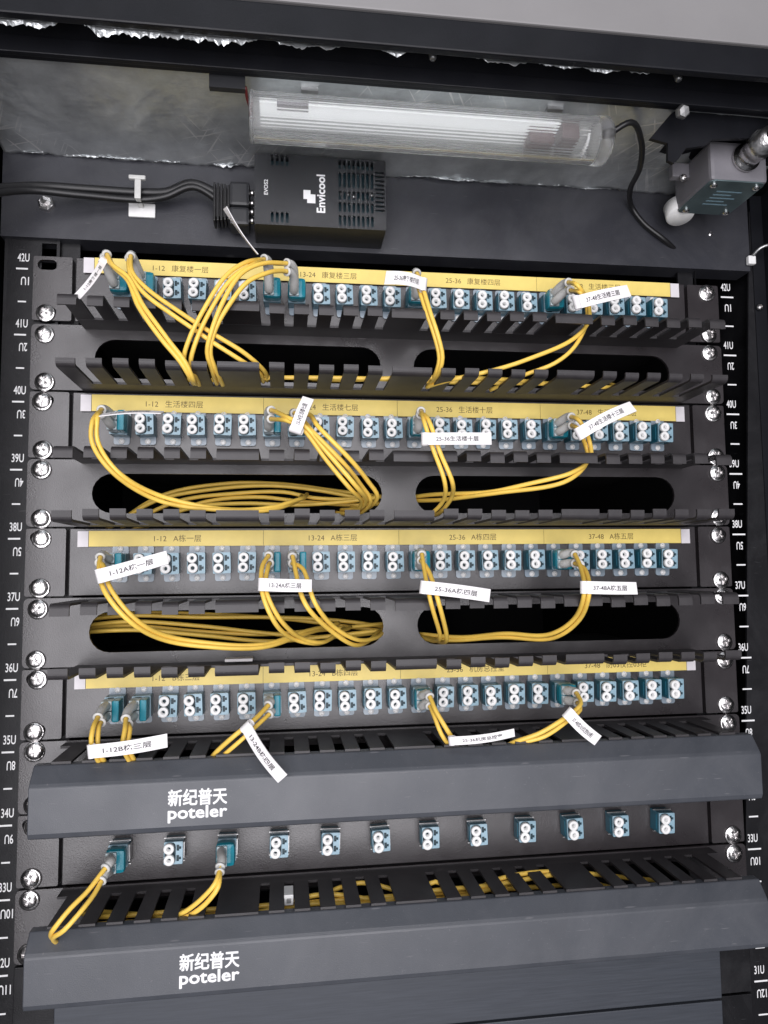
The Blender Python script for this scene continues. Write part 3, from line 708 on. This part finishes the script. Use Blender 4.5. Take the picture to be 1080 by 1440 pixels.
# ---- fourth row
pP = [(132, 1024, -54), (130, 1046, -58), (138, 1068, -52), (148, 1085, -42), (160, 1100, -30)]
cord('yellow cord in the first port of the fourth panel, bent down-left, long level tag', 4, 0, [(138, 1008, -44), (142, 1016, -44)], [pP, off(pP, 6, 0, 3)],
     ((128, 1057, -62), (234, 1042, -66), 8.6, '1-12B栋三层', dict(curl=2)), clip='side')
pQ = [(176, 1026, -54), (174, 1048, -58), (182, 1068, -52), (192, 1085, -42), (200, 1100, -30)]
cord('yellow cord in the second port of the fourth panel, bent down-left, no tag', 4, 1, [(177, 1010, -44), (180, 1018, -44)], [pQ, off(pQ, 7, -1, 3)], None, clip='side')
pR = [(358, 1012, -50), (336, 1030, -54), (304, 1058, -48), (288, 1076, -36), (270, 1090, -25)]
cord('yellow cord from the seventh port of the fourth panel, tag hanging over the lid', 4, 6, [(378, 991, -38), (379, 1004, -38)], [pR, [(362, 1020, -48), (342, 1038, -52), (312, 1064, -46), (296, 1080, -36), (280, 1092, -25)]],
     ((346, 1022, -60), (396, 1096, -72), 8.6, '13-24B栋四层', dict(curl=2)), clip='side')
pS = [(612, 1000, -48), (628, 1028, -52), (644, 1050, -46), (654, 1066, -34)]
cord('yellow cord from the middle of the fourth panel, tag pointing level to the right', 4, 12, [(604, 979, -38), (604, 992, -38)], [pS, [(612, 1008, -46), (622, 1032, -50), (636, 1052, -44), (648, 1068, -34)]],
     ((636, 1042, -58), (724, 1031, -64), 5.8, '25-36机房总控室', dict(curl=2)), clip='front')
pT = [(816, 990, -46), (804, 1004, -52), (764, 1029, -54), (722, 1043, -48), (700, 1056, -34)]
cord('yellow cord at the right of the fourth panel, turning back left, tag slanting down-right', 4, 18, [(810, 974, -34), (812, 988, -34)], [pT, [(816, 998, -46), (800, 1012, -50), (764, 1037, -52), (724, 1047, -47), (704, 1058, -34)]],
     ((800, 1004, -60), (842, 1042, -64), 8.4, '37-48防03仪控03柜', dict(curl=2)), clip='front')
# ---- lowest row
pV = [(124, 1250, -58), (98, 1276, -66), (78, 1302, -70), (72, 1316, -62), (88, 1328, -40)]
cord('yellow cord in the first port of the lowest panel, hanging down-left over the lid', 5, 0, [(149, 1220, -48), (143, 1238, -52)], [pV, [(132, 1258, -60), (116, 1280, -68), (92, 1308, -72), (76, 1319, -64), (92, 1330, -40)]], None, clip='front', rad=1.4)
pW = [(302, 1244, -52), (284, 1266, -50), (262, 1282, -46), (242, 1289, -41), (226, 1289, -34), (210, 1284, -20)]
cord('yellow cord in the third port of the lowest panel, curling left into the comb', 5, 2, [(310, 1218, -42), (309, 1226, -44)], [pW, [(307, 1248, -52), (291, 1271, -50), (268, 1287, -46), (246, 1293, -41), (228, 1293, -34), (212, 1288, -20)]], None, clip='front', rad=1.4)

# ---- slack cord behind the slots
def slack(paths, label, group):
    for p in paths:
        tag(MB().tube(spline([pt(q) for q in p], 5), 1.45, 8).build('slack_cable', 'yellow_jacket'), label, 'patch cord', group)
slack([[(150, 745, 40), (220, 704, 34), (300, 688, 28), (380, 683, 24), (450, 690, 24), (520, 704, 22), (560, 712, 40)],
       [(160, 738, 44), (230, 696, 38), (320, 680, 34), (400, 681, 30), (470, 690, 30), (550, 700, 34)],
       [(170, 742, 30), (250, 705, 28), (330, 694, 22), (400, 692, 18), (440, 700, 16), (500, 702, 12), (560, 695, 20)],
       [(180, 748, 26), (270, 714, 22), (340, 708, 16), (420, 710, 12), (500, 704, 8), (560, 694, 14)],
       [(190, 748, 30), (280, 708, 26), (360, 699, 20), (430, 706, 16), (510, 710, 14), (570, 704, 20)]],
      'slack yellow cord coiled behind the left slot of the middle manager', 'slack cords behind the middle manager')
slack([[(100, 874, 40), (180, 866, 36), (280, 868, 34), (380, 868, 32), (470, 872, 28), (560, 884, 30)],
       [(100, 882, 30), (180, 874, 28), (280, 880, 26), (370, 890, 22), (450, 896, 18), (550, 888, 24)],
       [(100, 886, 36), (180, 880, 32), (280, 888, 28), (370, 892, 24), (450, 886, 20), (550, 876, 26)],
       [(110, 868, 46), (200, 862, 44), (300, 864, 40), (400, 870, 36), (480, 880, 30), (560, 890, 28)],
       [(100, 890, 24), (190, 886, 22), (290, 894, 20), (380, 902, 14), (450, 896, 12), (540, 886, 14)]],
      'slack yellow cord coiled behind the left slot of the lowest open manager', 'slack cords behind the lowest open manager')
def slack_mm(paths, label, group):
    for p in paths: tag(MB().tube(spline(p, 5), 1.45, 8).build('slack_cable', 'yellow_jacket'), label, 'patch cord', group)
slack_mm([[(-150, 12, -70), (-140, -20, -84.6), (-90, -34, -85.6), (-30, -38, -85.6), (30, -34, -85.6), (90, -36, -85.6), (150, -24, -84), (160, 12, -72)],
          [(-60, 12, -74), (-40, -30, -84.8), (10, -44, -85.6), (60, -44, -85.6), (100, -30, -84), (120, 12, -72)]],
      'yellow cord lying along the lower comb of the uppermost manager', 'cords lying in the uppermost manager')
slack([[(60, 1318, -24), (140, 1300, -30), (260, 1296, -34), (380, 1290, -34), (480, 1282, -34), (580, 1272, -32), (680, 1262, -30), (760, 1258, -16)],
       [(130, 1306, -20), (250, 1296, -26), (360, 1284, -30), (450, 1258, -26), (540, 1266, -28), (640, 1262, -28), (700, 1248, -26), (740, 1246, 4)],
       [(340, 1294, -24), (430, 1272, -30), (520, 1270, -28), (600, 1254, -28), (690, 1245, -26), (800, 1228, -22), (880, 1234, -18), (940, 1240, 0)],
       [(560, 1280, -30), (612, 1240, -24), (655, 1262, -26), (690, 1240, -24), (780, 1226, -20), (850, 1246, -22), (900, 1260, -10)]],
      'yellow cord seen through the comb slots above the lower lid', 'cords inside the lower covered manager')
slack_mm([[(-205, -10, -410), (-190, -24, -409), (-140, -27, -408.5), (-90, -25, -409.5), (-40, -27, -408.5), (10, -26, -409), (40, -20, -412), (50, 5, -420)],
          [(-200, -6, -412), (-170, -20, -411), (-110, -23, -412), (-60, -20, -408), (-30, -14, -404.5), (0, -20, -410), (60, -22, -411), (110, -14, -414), (120, 8, -420)]],
      'yellow cord lying low in the comb slots left of the loose white plug', 'cords low in the lower comb')
t = thing('loose_plug', 'small white plug lying inside the lower covered manager', 'plug', at(406, 1262, -32))
p = at(406, 1262, -32); MB().box(p.x - 2.8, p.x + 2.8, -36, -22, p.z - 3, p.z + 3, 0.6).build('housing', 'white_plastic', t)
MB().box(p.x - 1.2, p.x + 1.2, -37.2, -36.1, p.z - 1.2, p.z + 1.2).build('latch', 'dull_steel', t)
p = at(336, 928, -22); tag(MB().box(p.x - 8.5, p.x + 8.5, -24, -12, p.z - 0.9, p.z + 0.9, 0.3).build('paper_slip', 'white_paper'), 'thin white paper slip lying on the comb of the lowest open manager', 'paper')
slack([[(120, 1090, -30), (220, 1082, -34), (330, 1072, -34), (440, 1070, -32), (560, 1062, -30), (660, 1056, -30), (740, 1050, -20)]],
      'yellow cord lying inside the upper covered manager', 'cords inside the upper covered manager')

# ================================================================ CONTROLLER
c = thing('controller', 'small black vented controller box fixed below the foil lining', 'controller', (-55, 0, 16))
x0, x1, z0, z1, yf = -97.5, -11.5, 16.5, 64.5, -30
holes = []
for k in range(4):
    for zz in (z1 - 4.4, z0 + 5.2): holes.append(rrect(x0 + 10.5 + 3.2 * k, x0 + 12.4 + 3.2 * k, zz - 3.6, zz + 3.6, 0.9, 2))
rows = [(z1 - 7.6, z1 - 1.4), (z1 - 20.2, z1 - 9.6), (z0 + 19.4, z0 + 25.6), (z0 + 11.0, z0 + 17.8), (z0 + 1.6, z0 + 9.0)]
for k in range(8):
    for a, b in rows: holes.append(rrect(x0 + 54.6 + 3.05 * k, x0 + 56.4 + 3.05 * k, a, b, 0.85, 2))
for k in range(10):
    zz = z0 + 12.5 + 2.9 * k; holes.append([(x1 - 7.0, zz), (x1 - 0.9, zz), (x1 - 0.9, zz + 1.5), (x1 - 7.0, zz + 1.5)])
fc = MB().sheet(rrect(x0, x1, z0, z1, 1.2, 3), holes, yf, yf + 1.6).build('front_shell', 'black_plastic', c)
q = MB()
q.box(x0, x0 + 1.6, yf + 1.65, -1.6, z0, z1).box(x1 - 1.6, x1, yf + 1.65, -1.6, z0, z1).box(x0 + 1.7, x1 - 1.7, yf + 1.65, -1.6, z0, z0 + 1.6).box(x0 + 1.7, x1 - 1.7, yf + 1.65, -1.6, z1 - 1.6, z1)
q.build('case', 'black_plastic', c)
MB().box(x0 + 2, x1 - 2, yf + 5, yf + 6, z0 + 2, z1 - 2).build('circuit_board', 'teal_dark', c)
for k in range(6):
    xx = x0 + 57 + 4 * k; MB().lathe((xx, yf + 5, z0 + 22 + random.uniform(-6, 8)), (0, -1, 0), [(1.4, 0), (1.4, 1.6), (0, 1.6)], 10).build('component', 'dull_steel', c)
q = MB(); text(q, 'EVOS2', (x0 + 7.4, yf - 0.12, z0 + 25.0), Z, -X, width=10.2, height=2.4, fat=0.06)
text(q, 'Envicool', (x0 + 43.0, yf - 0.12, z0 + 22.6), Z, -X, width=25.6, height=5.3, fat=0.22)
zb_ = z0 + 15.4
q.add([(x0 + 31.6, yf - .12, zb_ + 3.0), (x0 + 36.2, yf - .12, zb_ + 3.0), (x0 + 36.2, yf - .12, zb_ + 9.2), (x0 + 31.6, yf - .12, zb_ + 9.2)], [(0, 1, 2, 3)])
q.add([(x0 + 34.0, yf - .13, zb_ + 0.4), (x0 + 39.4, yf - .13, zb_ + 0.4), (x0 + 39.4, yf - .13, zb_ + 6.4), (x0 + 34.0, yf - .13, zb_ + 6.4)], [(0, 1, 2, 3)])
q.build('lettering', 'print_white', fc)
# plug and cable on its left
k_ = thing('data_cable', 'black cable with ribbed plug running left from the controller', 'cable', (-110, -12, 30))
MB().box(x0 - 16.5, x0 - 3.5, -22, -6, 32.5, 49, 2).build('plug', 'black_plastic', k_)
MB().box(x0 - 16.5, x0 - 3.5, -22, -6, 19.5, 31.6, 2).build('plug', 'black_plastic', k_)
for zz in (24, 30, 36, 43): MB().lathe((x0 - 1.5, -18, zz), (1, 0, 0), [(0, -2), (1.8, -2), (1.8, 1.4), (0, 1.4)], 10).build('thumbscrew', 'chrome', k_)
g = MB()
for k in range(5): g.box(x0 - 27 + 2.3 * k, x0 - 25.5 + 2.3 * k, -20.5, -8, 22 + 0.3 * k, 48 - 0.3 * k, 0.5)
g.box(x0 - 26.5, x0 - 16.6, -18, -10, 26, 45); g.build('strain_relief', 'black_rubber', k_)
MB().tube(spline([(x0 - 20, -14, 41)] + [pt(a) for a in ((270, 258, -14), (235, 270, -10), (200, 271, -9), (120, 266, -14), (50, 262, -22), (-40, 268, -40))]), 2.9, 12).build('cable', 'black_rubber', k_)
MB().tube(spline([(x0 - 20, -14, 36)] + [pt(a) for a in ((272, 263, -15), (232, 277, -12), (198, 281, -11), (110, 274, -18), (40, 268, -26), (-40, 276, -44))]), 2.3, 12).build('cable', 'black_rubber', k_)
# clip
k_ = thing('cable_clip', 'white adhesive cable clip holding the black cable', 'clip', at(202, 297, -2))
a = at(181, 305, -2.5); b = at(222, 287, -2.5)
MB().box(a.x, b.x - 1.5, -3.6, -1.6, a.z, b.z - 0.6, 0.5).build('base', 'white_plastic', k_)
a2 = at(192, 290, -4); b2 = at(206, 266, -4)
MB().box(a2.x + 1, b2.x - 1.2, -17, -15.6, a2.z - 1, b2.z, 0.6).box(a2.x + 1.4, b2.x - 1.6, -15.5, -3, a2.z - 1, a2.z + 1.0, 0.4).build('strap', 'boot_plastic', k_)
MB().box(a2.x - 3, b2.x + 1.5, -16.5, -13.5, b2.z + 0.2, b2.z + 3.0, 0.8).build('head', 'boot_plastic', k_)

# ================================================================ LAMP
t = thing('tube_lamp', 'clear ribbed cabinet lamp fixed under the foil lining', 'lamp', (12, -80, 74))
xa, xb = -98.5, 122; yc, zc, rr0 = -78.5, 57.8, 13.6
def tube_shell(xa, xb, r, ribs, th):
    mb = MB(); n = ribs * 2; vs = []; fs = []
    for x in (xa, xb):
        for k in range(n):
            a = 2 * math.pi * k / n; q = r + (0.35 if k % 2 else 0); vs.append((x, yc + q * math.cos(a), zc + q * math.sin(a)))
        for k in range(n):
            a = 2 * math.pi * k / n; vs.append((x, yc + (r - th) * math.cos(a), zc + (r - th) * math.sin(a)))
    for k in range(n):
        k2 = (k + 1) % n
        fs += [(k, k2, 2 * n + k2, 2 * n + k), (n + k, 3 * n + k, 3 * n + k2, n + k2), (k, n + k, n + k2, k2), (2 * n + k, 2 * n + k2, 3 * n + k2, 3 * n + k)]
    return mb.add(vs, fs)
tube_shell(xa + 1, xb - 10, rr0, 48, 1.0).build('ribbed_tube', 'clear_tube', t)
MB().lathe((xa, yc, zc), (1, 0, 0), [(0, 0), (12.8, 0), (14.3, 0.8), (14.3, 2.4), (0, 2.4)], 32).build('end_cap', 'clear_tube', t)
MB().lathe((xb - 9, yc, zc), (1, 0, 0), [(0, 0), (14.3, 0), (14.3, 6), (11.5, 9), (0, 9)], 32).build('end_cap', 'clear_tube', t)
MB().box(xa + 6, xb - 34, yc - 9.5, yc + 9.5, zc + 4.2, zc + 5.4).build('led_board', 'lamp_board', t)
MB().box(xa + 16, xa + 34, yc - 11, yc - 7, zc + 1.5, zc + 4).build('driver', 'grey_alloy', t)
MB().box(xb - 33, xb - 22, yc - 9, yc + 6, zc - 5, zc + 6, 1).build('socket', 'brown_plastic', t)
MB().box(xb - 52, xb - 36, yc - 4, yc + 8, zc - 6, zc + 3, 1).build('ballast', 'brown_plastic', t)
MB().tube(spline([(xb - 22, yc + 2, zc + 3), (xb - 15, yc - 6, zc + 1), (xb - 17, yc + 2, zc - 9), (xb - 20, yc + 8, zc - 9)]), 0.8, 8).build('wire', 'white_plastic', t)
MB().box(xa + 30, xa + 40, yc - 4, yc + 4, 74, 77).box(xb - 40, xb - 30, yc - 4, yc + 4, 74, 77).build('bracket', 'dull_steel', t)
MB().tube(spline([at(345, 122, -90), at(348, 140, -84), at(352, 152, -80), (xa + 2, yc, zc)]), 0.9, 8).build('wire', 'red_wire', t)
MB().box(xa - 22, xa - 2, -91, -87, 66, 78).build('terminal', 'black_plastic', t)
tag(MB().tube(spline([(xb - 2, yc, zc + 3), at(888, 172, -84), at(902, 200, -70), at(900, 235, -50), at(886, 268, -20), at(888, 290, -6), at(905, 314, -4), at(935, 338, -4), at(960, 362, 6)]), 1.9, 10).build('lamp_cable', 'black_rubber'),
    'black cable curving from the lamp end down the dark cross plate', 'cable')

# ================================================================ DOOR SWITCH
t = thing('limit_switch', 'grey metal door switch with shiny cable gland in the upper right corner', 'switch', (212, -50, 42))
xl, xr, yn, yfz, zb2, zt2 = 196.0, 236.0, -70.0, -25.0, 43.0, 69.5
bm_ = MB().box(xl, xr, yn, yfz, zb2, zt2, 2.6).build('body', 'grey_alloy', t)
pl = MB(); pl.add([(a, b, zb2 - 0.3) for a, b in rrect(xl + 0.6, xr - 0.6, yn + 0.8, yfz - 0.8, 4, 4)], [tuple(range(20))] if False else [tuple(range(len(rrect(0, 9, 0, 9, 1, 4))))])
pl.add([(a, b, zb2 + 0.8) for a, b in rrect(xl + 0.6, xr - 0.6, yn + 0.8, yfz - 0.8, 4, 4)], [tuple(range(len(rrect(0, 9, 0, 9, 1, 4))))])
n_ = len(rrect(0, 9, 0, 9, 1, 4)); pl.f += [(i, (i + 1) % n_, n_ + (i + 1) % n_, n_ + i) for i in range(n_)]; pl.sm += [False] * n_
np_ = pl.build('name_plate', 'name_plate', t)
for sx_, sy_ in ((xl + 5, yn + 5.5), (xr - 5, yn + 5.5), (xl + 5, yfz - 5.5), (xr - 5, yfz - 5.5)):
    link('screw', SCREW_T, np_, (sx_, sy_, zb2 - 0.3), (R(90), 0, 0))
q = MB(); 
for k in range(5): q.box(xl + 12, xl + 30 - (k % 2) * 5, yn + 13 + k * 4.2, yn + 14.2 + k * 4.2, zb2 - 0.42, zb2 - 0.32)
q.build('print', 'flange_front', np_)
gx, gz = 220.0, 58.0
MB().lathe((gx, yn, gz), (0, -1, 0), [(0, 0), (9.2, 0), (9.2, 3), (7.6, 3.4), (7.6, 13), (8.6, 13.2), (8.6, 20), (6.5, 21), (6.5, 27), (0, 27)], 24).build('cable_gland', 'chrome', t)
MB().tube(spline([(gx, yn - 26, gz), (gx + 3, yn - 38, gz + 6), (gx + 14, yn - 48, gz + 22)]), 3.4, 12).build('cable', 'black_rubber', t)
MB().box(xl - 12, xl + 1, yfz - 20, yfz - 14, 58, 68, 1.0).build('side_lug', 'grey_alloy', t)
link('screw', SCREW_T, t, (xl - 5, yfz - 20.4, 57), (R(12), 0, 0))
MB().lathe((xl + 6, yfz + 5, zb2 + 5), (0, -0.35, -1), [(0, -4), (10, -4), (10, 5), (9, 6.4), (0, 6.6)], 28).build('plunger', 'white_plastic', t)
br = thing('switch_bracket', 'black notched steel bracket holding the door switch', 'bracket', (190, -80, 76))
poly = [at(*q, -84) for q in ((975, 140), (941, 163), (912, 197), (937, 204), (937, 228), (945, 232), (952, 226), (962, 211), (990, 207), (1000, 198), (1078, 196), (1078, 140))]
MB().sheet([(q.x, q.z) for q in poly], [], -86, -83.5).build('bracket_plate', 'frame_paint', br)
MB().box(poly[0].x - 4, 268, -84, -40, 73, 75).build('bracket_arm', 'frame_paint', br)
# cable tie on the right wall
t = thing('cable_tie', 'small white tie on the black cabinet wall at the right', 'cable tie', at(1058, 362, -4))
p = at(1056, 366, -4); MB().box(p.x - 3, p.x + 3, -6, -2, p.z - 3.5, p.z + 3, 1).build('head', 'white_plastic', t)
MB().tube(spline([(p.x, -4, p.z + 2), (p.x + 4, -10, p.z + 7), (p.x + 12, -12, p.z + 9), (p.x + 20, -8, p.z + 8)]), 1.2, 8).build('loop', 'dull_steel', t)
